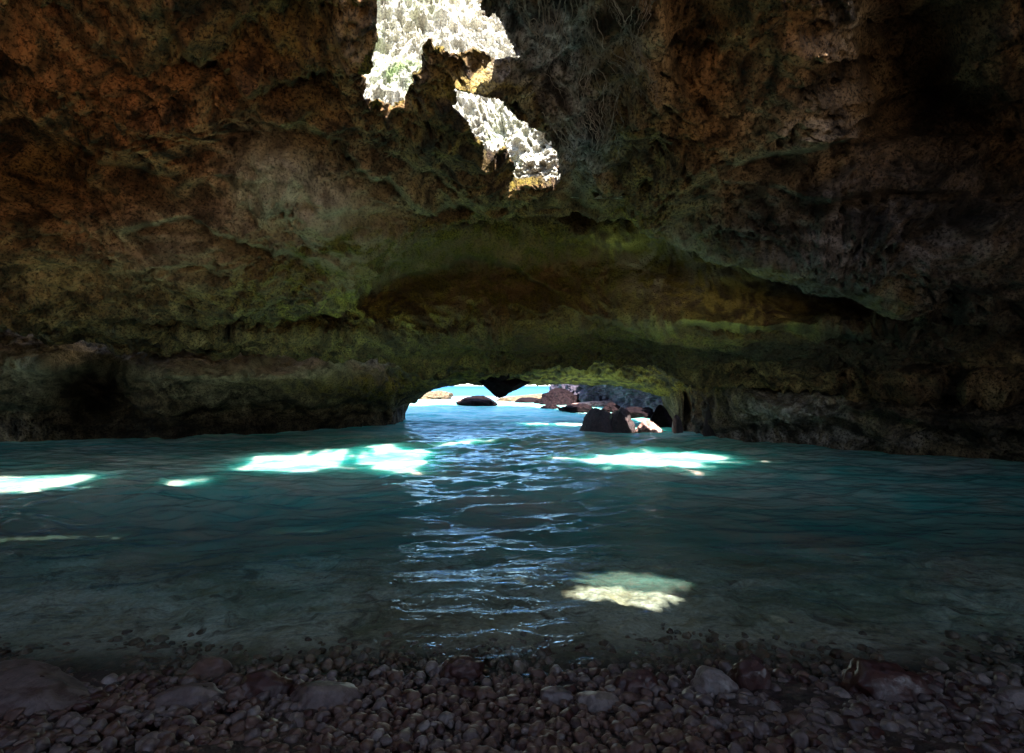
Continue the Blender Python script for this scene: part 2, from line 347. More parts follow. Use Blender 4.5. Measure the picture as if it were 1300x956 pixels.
# rims: the thickness of the rock round every opening
def rims(F, hf, V, Nrm, Xf, depth, steps, dirf):
    keep = F[~hf]; rem = F[hf]
    es = lambda Q: np.concatenate([Q[:, [0, 1]], Q[:, [1, 2]], Q[:, [2, 3]], Q[:, [3, 0]]])
    ek = es(keep); er = es(rem)
    key = lambda e: np.minimum(e[:, 0], e[:, 1])*10**7+np.maximum(e[:, 0], e[:, 1])
    mask = np.isin(key(ek), np.unique(key(er)))
    be = ek[mask]; ids = np.unique(be); idx = {v: i for i, v in enumerate(ids.tolist())}
    global _ids; _ids = ids; b0 = V[ids]; layers = []; nv = len(V); n = len(ids)
    Vn = [V]; d = dirf(b0)
    for sidx in range(1, steps+1):
        f = sidx/steps; q = b0+d*depth*f
        q = q + np.stack([noise(q*2.2+k*9) for k in range(3)], -1)*.16*min(1, f*2) + np.stack([noise(q*7+k*9) for k in range(3)], -1)*.05
        Vn.append(q)
    Fn = [F[~hf]]
    bi = np.array([[idx[a], idx[b]] for a, b in be.tolist()])
    for sidx in range(steps):
        lo = be if sidx == 0 else bi+nv+(sidx-1)*n
        hi = bi+nv+sidx*n
        Fn.append(np.stack([lo[:, 1], lo[:, 0], hi[:, 0], hi[:, 1]], 1))
    return np.concatenate(Vn), np.concatenate(Fn), ids, steps
def rimdir(b):
    # leans along the sun for the sun holes, up and away for the visible skylight
    px, py = proj(b); vis = (b[:, 1] > 3.2) & (px > 420) & (px < 760)
    d = np.tile(to_sun*1.1, (len(b), 1)); d[vis] = np.array([.0, .2, .1])
    tt = np.array(tr)[ids_row(b)]
    roof = (tt > 8.) & (tt < 9.6); d[roof] = np.array([0, 0, 3.3])
    far = (~vis) & (tt < 8) & (b[:, 1] > 2.9) & (px < 420); d[far] = np.array([0, .3, 2.4]); return d  # far rim raised and kept pale to catch and bounce sun
def ids_row(b): return _ids//nc
V, FA, ids, stp = rims(F, hf, G2.reshape(-1, 3), None, None, .7, 12, rimdir)
rb = V[ids]; _px, _ = proj(rb); inner = (~((rb[:, 1] > 3.2) & (_px > 420) & (_px < 760) & (ids//nc < np.searchsorted(tr, 8.)))).astype(float)
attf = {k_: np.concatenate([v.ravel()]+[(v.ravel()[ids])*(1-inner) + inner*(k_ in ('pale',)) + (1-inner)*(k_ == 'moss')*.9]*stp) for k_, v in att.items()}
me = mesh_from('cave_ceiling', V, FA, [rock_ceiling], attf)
link('cave_ceiling', me, kind='structure')

# ------------------------------------------------------------ ROOTS hanging down the grey rock beside the skylight
rm = M('pale_root'); rootmat = rm.finish(rm.principled(rm.mix(rm.ramp(rm.noise(14, 3, .7), [(.35, 0.), (.65, 1.)]), (.14, .11, .09), (.38, .32, .29)), .8, rm.bump(rm.noise(60, 3), .006)))
sel = (tr[:, None] > 3.5) & (tr[:, None] < 9) & inframe & (X2 > 560) & (X2 < 900) & ~hole
XA, YA, GA = X2[sel], Y2[sel], G2[sel]
def on_rock(px, py):
    k_ = np.argmin((XA-px)**2+(YA-py)**2); p = GA[k_]
    return P(px, py, p[1]-.05)
def tube(pts, r0, r1, n=6):
    pts = np.array(pts); m_ = len(pts); t = np.gradient(pts, axis=0); t /= np.linalg.norm(t, axis=1, keepdims=True)+1e-9
    a = np.cross(t, [0, 1, .2]); a /= np.linalg.norm(a, axis=1, keepdims=True)+1e-9; b = np.cross(t, a)
    an = np.linspace(0, 2*math.pi, n, endpoint=False); rr_ = np.linspace(r0, r1, m_)[:, None, None]
    V_ = pts[:, None]+rr_*(np.cos(an)[None, :, None]*a[:, None]+np.sin(an)[None, :, None]*b[:, None])
    return V_.reshape(-1, 3), grid_faces(m_, n, True)
rootlines = [[(752, -20), (745, 40), (752, 75), (775, 110), (792, 160), (778, 200)], [(752, 75), (740, 120), (765, 165), (760, 200), (715, 228)], [(765, -20), (790, 30), (812, 70), (830, 110), (838, 140)],
             [(745, 20), (758, 60), (800, 95), (822, 125)], [(690, -20), (700, 40), (690, 80), (722, 120), (735, 160)], [(775, 110), (768, 150), (775, 190), (740, 222)], [(640, -20), (672, 30), (690, 62), (720, 75)],
             [(722, -20), (716, 50), (735, 95), (732, 140), (748, 190)], [(830, -20), (812, 20), (800, 60), (818, 100)], [(735, 150), (752, 175), (744, 215)], [(700, 150), (722, 185), (716, 222)]]
nroot = 0
for li, line in enumerate(rootlines):
    for rep in range(7):
        L_ = np.array(line, float)+np.array([random.uniform(-13, 13), random.uniform(-9, 9)])*(rep > 0); L_ = L_[:random.choice([2, 3, 4, 6])] if rep > 1 else L_
        tt_ = np.linspace(0, len(L_)-1, 60); Q = catmull(L_, tt_)
        Q = Q + np.stack([noise(np.stack([tt_*3.4, tt_*0+li, tt_*0+rep+s_*5], -1)) for s_ in (1, 2)], -1)*7
        pts = np.array([on_rock(*q) for q in Q]); pts[:, 1] = np.convolve(np.pad(pts[:, 1], 3, 'edge'), np.ones(7)/7, 'valid')
        V_, F_ = tube(pts, random.uniform(.0025, .007), .001)
        ro = link('hanging_root', mesh_from('hanging_root', V_, F_, [rootmat]), label='thin pale root trailing down the grey rock right of the skylight', category='root', group='roots beside the skylight')

# ------------------------------------------------------------ SUNLIT SHAFT behind the skylight
pxs = np.array([380, 440, 500, 560, 620, 680, 740, 800, 860.])
o = np.ones(9)
bow = np.array([-.9, -.1, .3, .5, .5, .35, .1, -.6, -1.3])
ks = np.stack([P(pxs, 252*o, 8.3+bow), P(pxs, 225*o, 8.2+bow), P(pxs, 150*o, 8.0+bow), P(pxs, 60*o, 8.3+bow), P(pxs, -40*o, 8.6+bow), P(pxs, -200*o, 9.+bow), P(pxs, -420*o, 9.6+bow)])
Gs, t_, s_ = loft(ks, [30, 80, 100, 110, 70, 60], [45, 75, 75, 75, 75, 75, 60, 30])
Ns = grid_normals(Gs); Ns[np.sum(Ns*(cen-Gs), -1) < 0] *= -1
Ds = rock_disp(Gs+50., 1.2, .35) + .05*ridged(Gs*9+3, 3)+.02*ridged(Gs*24+3, 2)
Gs2 = Gs+Ns*Ds[..., None]
Xs, Ys = proj(Gs)
ms = np.clip(gsum(Xs, Ys, [(510, 110, 30, 22, 1.3), (470, 70, 20, 40, .6), (640, 200, 40, 50, .5), (540, 30, 30, 20, .4)])+.12, 0, 1)
z0 = np.zeros(Xs.shape)
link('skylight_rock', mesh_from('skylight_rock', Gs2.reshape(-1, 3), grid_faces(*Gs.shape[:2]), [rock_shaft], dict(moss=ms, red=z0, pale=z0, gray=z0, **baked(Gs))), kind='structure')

# ------------------------------------------------------------ LOWER WALLS AND THE ARCH OVER THE WAY OUT
cols = [ # px, top y, top d, mid y, mid d, bottom y, bottom d, open?
 (-500, 400, 12, 480, 10.4, 562, 10.6, 0), (-200, 400, 12, 480, 10.4, 562, 10.8, 0), (0, 400, 11.6, 470, 10.4, 562, 10.8, 0), (60, 404, 11.6, 470, 10.6, 560, 11.1, 0), (110, 415, 11.9, 480, 11.4, 558, 11.5, 0), (150, 422, 12.2, 485, 11.9, 557, 11.7, 0),
 (210, 426, 12.2, 485, 11.3, 556, 11.8, 0), (300, 432, 12.6, 487, 11.9, 551, 12.8, 0), (400, 438, 13, 490, 12.8, 546, 13.9, 0), (450, 442, 13.4, 492, 13.5, 543, 14.7, 0),
 (486, 452, 14, 495, 14.2, 541, 15.3, 0), (494.5, 452, 14, 497, 14.4, 540.5, 15.5, 0), (498, 452, 14, 493, 14.5, 521, 15.6, 1), (508, 454, 14.2, 490, 14.7, 513, 15.8, 1), (528, 457, 14.5, 484, 15, 506, 16, 1), (548, 459, 14.6, 480, 15.2, 493, 16.2, 1),
 (570, 460, 14.8, 475, 15.4, 487, 16.4, 1), (600, 460, 14.8, 474, 15.4, 484, 16.4, 1), (650, 456, 14.8, 473, 15.4, 486.5, 16.4, 1), (690, 450, 14.8, 470, 15.3, 486.5, 16.4, 1), (730, 448, 14.4, 467, 15, 486, 16.2, 1), (780, 448, 14, 468, 14.4, 487, 15.6, 1),
 (820, 452, 13.5, 475, 13.8, 492, 14.8, 1), (858, 458, 13, 480, 13.2, 499, 14.0, 1), (872, 461, 12.8, 482, 13, 505, 13.6, 1), (882, 463, 12.7, 484, 12.8, 534, 13, 1), (888, 464, 12.6, 487, 12.6, 554, 12.3, 0), (906, 470, 11.8, 500, 11.7, 556, 11.8, 0),
 (950, 478, 11, 515, 10.9, 562, 10.8, 0), (1000, 482, 10.6, 525, 10.2, 567, 10.2, 0), (1100, 485, 9.8, 530, 9.3, 575, 9.2, 0), (1200, 486, 9.2, 530, 8.6, 582, 8.5, 0), (1300, 488, 8.8, 535, 8.2, 586, 8.1, 0), (1500, 490, 8.6, 540, 7.9, 590, 7.8, 0), (1850, 490, 8.6, 540, 7.9, 590, 7.8, 0)]
A = np.array(cols, float); px = A[:, 0]; op = A[:, 7]
A[:, 4] -= np.interp(px, [-500, 0, 150, 420, 490, 500, 890, 950, 1100, 1800], [.7, .7, 1.0, 1.1, .5, 0, 0, .6, .7, .6]); A[:, 3] -= np.where(px < 490, 6, 0)
topP = P(px, A[:, 1], A[:, 2]); botP = P(px, A[:, 5], A[:, 6]); midP = P(px, A[:, 3], A[:, 4])
up1 = topP.copy(); up1[:, 1] += 2.0; up1[:, 2] += 2.2
lowm = P(px, A[:, 3]*.45+A[:, 5]*.55, np.where(op > .5, A[:, 4]*.5+A[:, 6]*.5, A[:, 4]*.3+A[:, 6]*.7))
hm = P(px, A[:, 1]*.6+A[:, 3]*.4, A[:, 2]*.55+A[:, 4]*.45-.12)
ret1 = botP.copy(); ret1[:, 1] += .35; ret1[:, 2] += .0
ret2 = botP.copy(); ret2[:, 1] += 1.6; ret2[:, 2] += .35
ret3 = botP.copy(); ret3[:, 1] += 2.8; ret3[:, 2] += 1.5
ret4 = botP.copy(); ret4[:, 1] += 2.4; ret4[:, 2] += 12; dn4 = botP.copy(); dn4[:, 2] -= 3; dn4[:, 1] += .3  # unseen back face raised to shade the water outside
dn1 = botP.copy(); dn1[:, 2] -= .5; dn1[:, 1] += .1
dn2 = botP.copy(); dn2[:, 2] -= 1.2; dn2[:, 1] += .2
dn3 = botP.copy(); dn3[:, 2] -= 2.2; dn3[:, 1] += .3
oo = op[:, None]
kw_ = np.stack([up1, topP, hm, midP, lowm, botP, oo*ret1+(1-oo)*dn1, oo*ret2+(1-oo)*dn2, oo*ret3+(1-oo)*dn3, oo*ret4+(1-oo)*dn4])
dp = np.diff(px); cw = [int(max(26 if px[i] > 480 and px[i] < 900 else 6, min(160, d*1.0))) for i, d in enumerate(dp)]; cw[0] = 40; cw[-1] = 40
cw = [c if 500 < (px[i]) < 880 and c > 10 else int(c) for i, c in enumerate(cw)]
Gw, tw, sw = loft(kw_, [14, 44, 50, 44, 56, 14, 14, 12, 16], cw)
Xw_, Yw_ = proj(Gw)
Nw = grid_normals(Gw); Nw[np.sum(Nw*(np.array([0, 3., 1.])-Gw), -1) < 0] *= -1
opw = np.interp(sw, np.arange(len(op)), op)[None]*np.ones(Gw.shape[:2])
nearedge = np.exp(-((tw-5)/1.0)**2)[:, None]*opw
Dw = rock_disp(Gw+20, .55, .16)*(1-.75*nearedge)*np.where(Gw[..., 2] > -.3, 1, .5)
dw = gsum(Xw_, Yw_, [(125, 495, 46, 28, 2.4), (75, 470, 30, 60, -.2), (230, 470, 60, 20, -.2), (420, 465, 70, 14, -.3), (395, 520, 120, 14, .25), (490, 525, 20, 14, .2), (880, 525, 22, 25, .35), (980, 520, 50, 25, -.2), (1060, 545, 40, 10, .2), (180, 545, 60, 10, .3)])
dw = dw + shelf(Xw_+6*noise(Gw*1.5), Yw_+5*noise(Gw*1.5+9), [(.4, 30, [(-40, 520), (80, 524), (200, 520), (380, 508), (500, 500)]), (.35, 30, [(900, 545), (1000, 540), (1070, 520), (1200, 545), (1330, 550)])])
vw = Gw-np.array([0, 0, H]); vw /= np.linalg.norm(vw, axis=-1, keepdims=True)
Gw2 = Gw+Nw*Dw[..., None]+vw*dw[..., None]
mossw = np.clip(gsum(Xw_, Yw_, [(560, 475, 90, 16, 1.2), (740, 472, 110, 20, 1.5), (830, 485, 60, 18, 1.2), (480, 495, 60, 20, .7), (60, 430, 90, 30, .5), (250, 450, 120, 20, .5), (380, 490, 100, 12, .6), (920, 500, 50, 20, .5)])+.06, 0, 1)
palew = np.clip((tw[:, None] < .9)*1. + gsum(Xw_, Yw_, [(420, 460, 70, 16, 1.1), (520, 468, 40, 8, .7), (300, 470, 140, 26, .7), (40, 465, 70, 45, .7), (200, 440, 120, 14, .6), (1000, 515, 55, 22, .6), (730, 462, 80, 5, .5), (860, 475, 40, 6, .6), (300, 505, 100, 12, .3)]), 0, 1)  # pale rock, with the light along the ledge painted in
grayw = np.clip(gsum(Xw_, Yw_, [(1000, 520, 70, 26, .8), (1000, 555, 200, 14, .5)]), 0, 1)*.8
link('cave_wall', mesh_from('cave_wall', Gw2.reshape(-1, 3), grid_faces(*Gw.shape[:2]), [rock_wall], dict(smooth=np.clip(gsum(Xw_, Yw_, [(320, 470, 200, 24, .9), (30, 465, 70, 40, .7), (740, 472, 110, 22, .8), (540, 478, 60, 12, .6), (1000, 515, 60, 24, .7)]), 0, 1), lit_moss=np.clip(gsum(Xw_, Yw_, [(740, 472, 110, 22, .8), (540, 478, 60, 12, .6)]), 0, 1), painted_shade=np.clip(gsum(Xw_, Yw_, [(1350, 520, 260, 120, .85), (250, 545, 400, 22, .8), (125, 500, 40, 26, .8)]), 0, .9), moss=mossw, red=Xw_*0+.05, pale=palew, gray=grayw, **baked(Gw))), kind='structure')  # wall foot, hollow and right end get painted shade
wall_obj = bpy.data.objects['cave_wall']

# ------------------------------------------------------------ rocks as solids
_ico = {}
def ico(sub):
    if sub in _ico: return _ico[sub]
    import bmesh
    bm = bmesh.new(); bmesh.ops.create_icosphere(bm, subdivisions=sub, radius=1)
    V = np.array([v.co[:] for v in bm.verts]); F = np.array([[v.index for v in f.verts] for f in bm.faces]); bm.free()
    _ico[sub] = (V, F); return _ico[sub]
def rock(name, mat, loc, size, seed, rough=.25, sub=5, flat=.0, parent=None, peak=None, rz=0., taper=0., **props):
    V, F = ico(sub); q = V.copy()
    r = 1 + rough*fbm(V*1.1, 2, seed*3.7) + rough*.45*ridged(V*2.3, 3, seed*1.3)*.6 + .05*rough*noise(V*14+seed) + .1*rough*noise(V*7+seed)
    q = V*r[:, None]
    # facets
    g = np.random.default_rng(seed)
    for _ in range(9):
        n = g.normal(size=3); n /= np.linalg.norm(n); h = .68+.22*g.random(); dd = q@n
        q = q - n*np.clip(dd-h, 0, 9)[:, None]*.9
    q = q*(1+.10*rough*ridged(V*4.5+seed, 2, 3.)+.05*rough*ridged(V*11+seed, 2, 6.))[:, None]
    if taper: q[:, :2] *= (1+taper*np.clip(q[:, 2:3], -1, 1))
    if peak: q[:, 0] += peak*q[:, 2]
    q = q*np.array(size)
    q[:, 2] = np.where(q[:, 2] < -flat*size[2], -flat*size[2]+(q[:, 2]+flat*size[2])*.6, q[:, 2])
    z0 = np.zeros(len(q))
    me = mesh_from(name, q, F, [mat], dict(moss=z0, red=z0, pale=z0, gray=z0))
    o = link(name, me, parent, **props); o.location = loc; o.rotation_euler = (0, 0, rz)
    return o
def at(px_, py_): x, y = ground(px_, py_); return x, y
# hanging fang of the arch
p = P(634, 488, 16.1)
rock('hanging_rock', rock_dark, p+np.array([0, 0, .02]), (.62, .5, .5), 8, .55, 5, parent=wall_obj, taper=.75, flat=5)

B = dict(category='rock')
def boulder(px_, wl, wpx, hpx, mat, seed, label, rough=.3, depth=1., name='boulder', peak=0., taper=0., **kw):
    x, y = at(px_, wl); s = y/650; rx = wpx*s/2; rz = hpx*s
    return rock(name, mat, (x, y+rx*.3, rz*.12), (rx, rx*depth, rz*.9), seed, rough, 5, peak=peak, taper=taper, label=label, category='rock', **kw)
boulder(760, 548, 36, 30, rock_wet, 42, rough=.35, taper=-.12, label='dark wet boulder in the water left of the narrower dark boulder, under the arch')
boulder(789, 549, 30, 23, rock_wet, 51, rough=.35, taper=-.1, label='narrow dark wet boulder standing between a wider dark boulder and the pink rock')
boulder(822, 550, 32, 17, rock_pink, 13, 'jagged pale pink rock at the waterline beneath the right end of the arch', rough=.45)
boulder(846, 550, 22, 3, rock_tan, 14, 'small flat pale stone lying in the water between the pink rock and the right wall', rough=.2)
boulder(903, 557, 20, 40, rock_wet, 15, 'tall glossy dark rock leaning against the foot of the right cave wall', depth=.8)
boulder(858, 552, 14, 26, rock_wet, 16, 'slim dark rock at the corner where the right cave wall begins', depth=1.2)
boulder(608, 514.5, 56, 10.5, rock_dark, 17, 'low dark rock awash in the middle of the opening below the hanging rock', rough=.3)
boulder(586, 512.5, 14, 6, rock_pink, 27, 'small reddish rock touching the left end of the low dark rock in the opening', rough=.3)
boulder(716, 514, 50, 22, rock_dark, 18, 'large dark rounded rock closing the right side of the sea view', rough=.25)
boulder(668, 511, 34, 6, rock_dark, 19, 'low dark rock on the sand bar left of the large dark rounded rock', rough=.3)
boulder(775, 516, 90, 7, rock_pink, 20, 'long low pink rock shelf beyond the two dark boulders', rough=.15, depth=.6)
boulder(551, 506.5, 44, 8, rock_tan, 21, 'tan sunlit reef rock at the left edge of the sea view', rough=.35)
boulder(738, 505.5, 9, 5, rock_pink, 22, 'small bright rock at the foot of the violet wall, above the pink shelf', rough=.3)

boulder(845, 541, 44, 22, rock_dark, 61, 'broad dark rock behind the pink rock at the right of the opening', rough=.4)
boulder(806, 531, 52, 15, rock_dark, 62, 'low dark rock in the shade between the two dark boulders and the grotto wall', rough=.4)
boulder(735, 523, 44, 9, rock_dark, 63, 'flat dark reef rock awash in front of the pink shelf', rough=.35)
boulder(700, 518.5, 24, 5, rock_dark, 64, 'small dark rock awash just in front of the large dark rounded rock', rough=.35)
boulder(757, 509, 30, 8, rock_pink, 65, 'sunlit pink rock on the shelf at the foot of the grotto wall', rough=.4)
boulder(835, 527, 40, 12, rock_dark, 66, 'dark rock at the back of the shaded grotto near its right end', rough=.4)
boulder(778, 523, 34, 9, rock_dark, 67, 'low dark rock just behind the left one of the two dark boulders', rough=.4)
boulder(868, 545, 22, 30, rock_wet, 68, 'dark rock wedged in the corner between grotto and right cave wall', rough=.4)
boulder(690, 512, 22, 6, rock_dark, 69, 'small dark rock touching the left side of the large dark rounded rock', rough=.35)
# hidden rock sheets added either side of the arch to shade the water behind
for nm, xa, xb in (('shade_sheet', 6.8, 47.), ('shade_sheet', -47., -5.)):
    cx_, cz_ = np.meshgrid(np.linspace(xa, xb, 160), np.linspace(-2, 13, 70)); cg = np.stack([cx_, cx_*0+18.4, cz_], -1)
    cg2 = cg.copy(); cg2[..., 1] += rock_disp(cg, 2., .6)
    zz_ = np.zeros(cx_.shape)
    link(nm, mesh_from(nm, cg2.reshape(-1, 3), grid_faces(*cx_.shape), [rock_wall], dict(smooth=zz_, lit_moss=zz_, painted_shade=zz_, moss=zz_+.3, red=zz_, pale=zz_+.2, gray=zz_, **baked(cg))), kind='structure')
# the shaded grotto beyond the right of the arch
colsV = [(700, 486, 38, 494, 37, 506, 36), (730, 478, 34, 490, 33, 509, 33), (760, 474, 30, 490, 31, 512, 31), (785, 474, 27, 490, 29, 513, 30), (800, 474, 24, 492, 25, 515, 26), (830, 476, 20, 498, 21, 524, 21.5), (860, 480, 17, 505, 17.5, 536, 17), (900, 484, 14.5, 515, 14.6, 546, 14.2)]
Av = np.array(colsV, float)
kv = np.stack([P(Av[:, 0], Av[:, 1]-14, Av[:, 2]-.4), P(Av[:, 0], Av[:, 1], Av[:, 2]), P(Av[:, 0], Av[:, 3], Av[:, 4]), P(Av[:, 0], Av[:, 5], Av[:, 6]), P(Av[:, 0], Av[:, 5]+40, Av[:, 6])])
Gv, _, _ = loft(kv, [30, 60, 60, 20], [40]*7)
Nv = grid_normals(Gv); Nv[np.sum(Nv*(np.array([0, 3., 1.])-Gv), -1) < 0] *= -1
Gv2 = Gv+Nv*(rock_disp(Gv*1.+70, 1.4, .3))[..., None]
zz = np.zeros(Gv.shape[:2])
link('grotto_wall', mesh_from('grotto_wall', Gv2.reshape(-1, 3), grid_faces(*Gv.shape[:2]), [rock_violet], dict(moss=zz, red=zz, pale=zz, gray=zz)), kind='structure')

# ------------------------------------------------------------ GROUND: beach, bed, sea floor
def bed_z(x, y):
    s = y + .12*x*sstep(0, -3, -x) - .10*np.maximum(x, 0)*.9 + .25*noise(np.stack([x*.5, y*.5, x*0+3], -1))
    yy = np.array([-400, -12, -3, 0, 1.5, 2.15, 3.2, 5, 7.5, 11, 30, 80, 400, 9000]); zz_ = np.array([1.6, 1.1, .65,   .34, .12, 0, -.12, -.38, -1.0, -1.6, -1.9, -2.6, -10, -60])
    z = np.interp(s, yy, zz_)
    return z
def ground_noise(x, y):
    p = np.stack([x, y, x*0], -1); near = sstep(25, 8, np.hypot(x, y))
    return near*(.03*fbm(p*1.5, 3, 5)+.03*ridged(p*3.2, 3, 8)*sstep(2., 3.6, y)+.006*fbm(p*14, 3, 2))
phis = np.radians(np.concatenate([np.linspace(-180, -60, 60, endpoint=False), np.linspace(-60, 60, 560, endpoint=False), np.linspace(60, 180, 61)]))
rad = np.concatenate([np.linspace(.05, 1.2, 12, endpoint=False), np.linspace(1.2, 6, 320, endpoint=False), np.geomspace(6, 30, 120, endpoint=False), np.geomspace(30, 12000, 60)])
R, PH = np.meshgrid(rad, phis, indexing='ij'); gxx, gyy = R*np.sin(PH), R*np.cos(PH)
gz = bed_z(gxx, gyy)+ground_noise(gxx, gyy)
m = M('beach_and_seabed'); O = m.tc.outputs['Object']
big = m.noise(.7, 5, .6, .5); mid = m.noise(4, 6, .7, 1.); fin = m.noise(35, 4, .7)
c = m.mix(m.ramp(mid, [(.28, 0.), (.52, 1.)]), (.30, .23, .12), (.56, .55, .50)); c = m.mix(m.ramp(big, [(.4, 0.), (.65, 1.)]), c, (.12, .12, .06))
c = m.mix(m.ramp(m.noise(2.2, 6, .7, 2.), [(.52, 0.), (.64, .85)]), c, (.06, .03, .02))
c = m.mix(m.math('MULTIPLY', m.attr('sand'), .9), c, (.55, .44, .3))
c = m.mix(1., c, m.ramp(fin, [(.3, .55), (.6, 1.1)]), 'MULTIPLY')
c = m.mix(m.attr('shore'), c, m.mix(m.ramp(m.voro(18), [(.1, 0.), (.5, 1.)]), (.10, .06, .05), (.03, .02, .018)))
bedmat = m.finish(m.principled(c, .7, m.bump(m.math('ADD', mid, m.math('MULTIPLY', fin, .4)), .03)))
shore = sstep(2.75, 2.25, gyy)*sstep(-1.5, .2, gyy); sand = np.maximum(sstep(-.2, -1.2, gyy), sstep(16, 30, gyy))
link('ground', mesh_from('ground', np.stack([gxx, gyy, gz], -1).reshape(-1, 3), grid_faces(*gxx.shape, ), [bedmat], dict(shore=shore, sand=sand)), kind='structure')
# sand bar outside
g = []
def bar(px0, px1, wl, hpx, name):
    x0, y0 = at(px0, wl); x1, y1 = at(px1, wl); cx = (x0+x1)/2; rx = (x1-x0)/2; s = y0/650
    return rock(name, rock_tan, (cx, y0+2, 0), (rx, 5, hpx*s), 31, .12, 5, kind='structure')
bar(625, 760, 508.5, 8.5, 'sand_bar')

# ------------------------------------------------------------ WATER
pyr = np.concatenate([np.linspace(935, 700, 330, endpoint=False), np.linspace(700, 600, 220, endpoint=False), np.linspace(600, 503, 480, endpoint=False), np.linspace(503, 491, 50, endpoint=False), np.geomspace(1, .06, 12)+490])
yw = H*650/(pyr-490)
tan = np.tan(np.radians(np.concatenate([np.linspace(-74, -48, 20, endpoint=False), np.degrees(np.arctan(np.linspace(math.tan(math.radians(-48)), math.tan(math.radians(48)), 1050))), np.linspace(48, 74, 21)[1:]])))
YW, TW = np.meshgrid(yw, tan, indexing='ij'); XW = YW*TW
rowsp = np.abs(np.gradient(yw))[:, None]*np.ones_like(XW)
def wave(x, y, lx, ly, ang, off, sharp):
    ca, sa = math.cos(ang), math.sin(ang); u = x*ca+y*sa; v = -x*sa+y*ca
    wx = noise(np.stack([x*.6, y*.6, x*0+off], -1))*.5
    n = noise(np.stack([u/lx, (v+wx*ly)/ly*1., x*0+off*1.7], -1))
    return (1-2*np.abs(n)) if sharp else n
hw = np.zeros_like(XW)
for (ly, A_, lx, ang, off, sh) in [(1.5, .06, 3.6, .1, 1, 0), (.75, .040, 1.7, -.15, 2, 0), (.42, .036, 1.1, .22, 3, 1), (.26, .027, .6, -.3, 4, 0), (.15, .012, .34, .12, 5, 1), (.085, .004, .15, -.2, 6, 0), (.05, .0012, .07, .5, 7, 0)]:
    fade = sstep(.7, .35, rowsp/ly)
    hw += A_*fade*wave(XW, YW, lx, ly, ang, off, sh)
hw += sstep(20, 45, YW)*.0
bz = bed_z(XW, YW); dep = np.clip(-bz, 0, 99)
calm = .4+.6*sstep(0, .45, dep)
gust = .65+.5*noise(np.stack([XW*.35, YW*.25, XW*0], -1))
hw = hw*calm*gust*(1+.5*sstep(8, 14, YW))*(1+1.3*np.exp(-((XW/YW+.58)/.26)**2)*sstep(2.5, 3, YW)*sstep(7, 5, YW)+.6*np.exp(-((XW/YW-.36)/.12)**2)*sstep(3.5, 4.5, YW)*sstep(7, 5.5, YW))
# small swash swell at the shore
hw += .012*sstep(.0, .1, dep)*sstep(.35, .1, dep)*np.clip(noise(np.stack([XW*1.2, YW*5, XW*0+9], -1))+.2, 0, 1)
milk = (1-np.exp(-dep*1.0)); milk = np.clip(1.02-np.exp(-(dep*2.1)**1.5), 0, 1)
outside = sstep(32, 50, YW)
m = M('sea_water'); O = m.tc.outputs['Object']
nz = m.n('ShaderNodeMapping'); nz.inputs['Scale'].default_value = (.55, 1.0, 1); m.set(nz, 'Vector', O)
b1 = m.noise(9, 4, .6, .6, nz.outputs[0]); b2 = m.noise(1.2, 4, .6, .5, nz.outputs[0])
nrm = m.bump(m.math('ADD', b1, m.math('MULTIPLY', b2, .0)), .022, .8)
dcol = m.mix(m.attr('depth'), (.40, .38, .26), (.44, .64, .57))
dcol = m.mix(m.ramp(m.noise(1.1, 5, .65, 1.2, nz.outputs[0]), [(.35, 0.), (.62, .8)]), dcol, (.03, .46, .40))
dcol = m.mix(m.attr('outside'), dcol, m.mix(m.attr('far'), (.045, .17, .23), (.012, .085, .20)))
foam = m.math('MULTIPLY', m.attr('surf'), m.ramp(m.noise(.8, 4, .7, 1.), [(.42, 0.), (.52, 1.)]))
dcol = m.mix(foam, dcol, (.5, .52, .53))
dif = m.n('ShaderNodeSubsurfaceScattering', _falloff='BURLEY', Scale=1.); m.set(dif, 'Color', dcol); m.set(dif, 'Normal', nrm); m.set(dif, 'Scale', m.math('MULTIPLY_ADD', m.attr('depth'), 1.1, -.12, clamp=True)); dif.inputs['Radius'].default_value = (.3, 1.1, 1.1)
trn = m.n('ShaderNodeBsdfTransparent'); m.set(trn, 'Color', m.mix(m.attr('depth'), (.94, .95, .88), (.35, .8, .78)))
body = m.n('ShaderNodeMixShader'); m.set(body, 'i0', m.math('MAXIMUM', m.attr('milk'), m.math('MAXIMUM', foam, m.attr('outside')))); m.set(body, 'i1', trn.outputs[0]); m.set(body, 'i2', dif.outputs[0])
gl = m.n('ShaderNodeBsdfGlossy'); m.set(gl, 'Roughness', m.math('MULTIPLY_ADD', m.attr('outside'), .25, .02)); m.set(gl, 'Color', (.44, .68, 1, 1)); m.set(gl, 'Normal', nrm)
gi = m.n('ShaderNodeNewGeometry'); dt = m.n('ShaderNodeVectorMath', _operation='DOT_PRODUCT'); m.set(dt, 'i0', gi.outputs['Incoming']); m.set(dt, 'i1', nrm)
fres = m.math('MULTIPLY_ADD', m.math('POWER', m.math('SUBTRACT', 1., m.math('ABSOLUTE', dt.outputs['Value']), clamp=True), 5.), .96, .022, clamp=True)
refl = m.math('MULTIPLY', fres, m.math('MULTIPLY_ADD', m.attr('slopes'), -.78, 1.))     # unresolved wave slopes far out
mx = m.n('ShaderNodeMixShader'); m.set(mx, 'i0', refl); m.set(mx, 'i1', body.outputs[0]); m.set(mx, 'i2', gl.outputs[0])
watermat = m.finish(mx.outputs[0])
surf = np.exp(-((YW-52)/8)**2)*sstep(30, 40, YW)
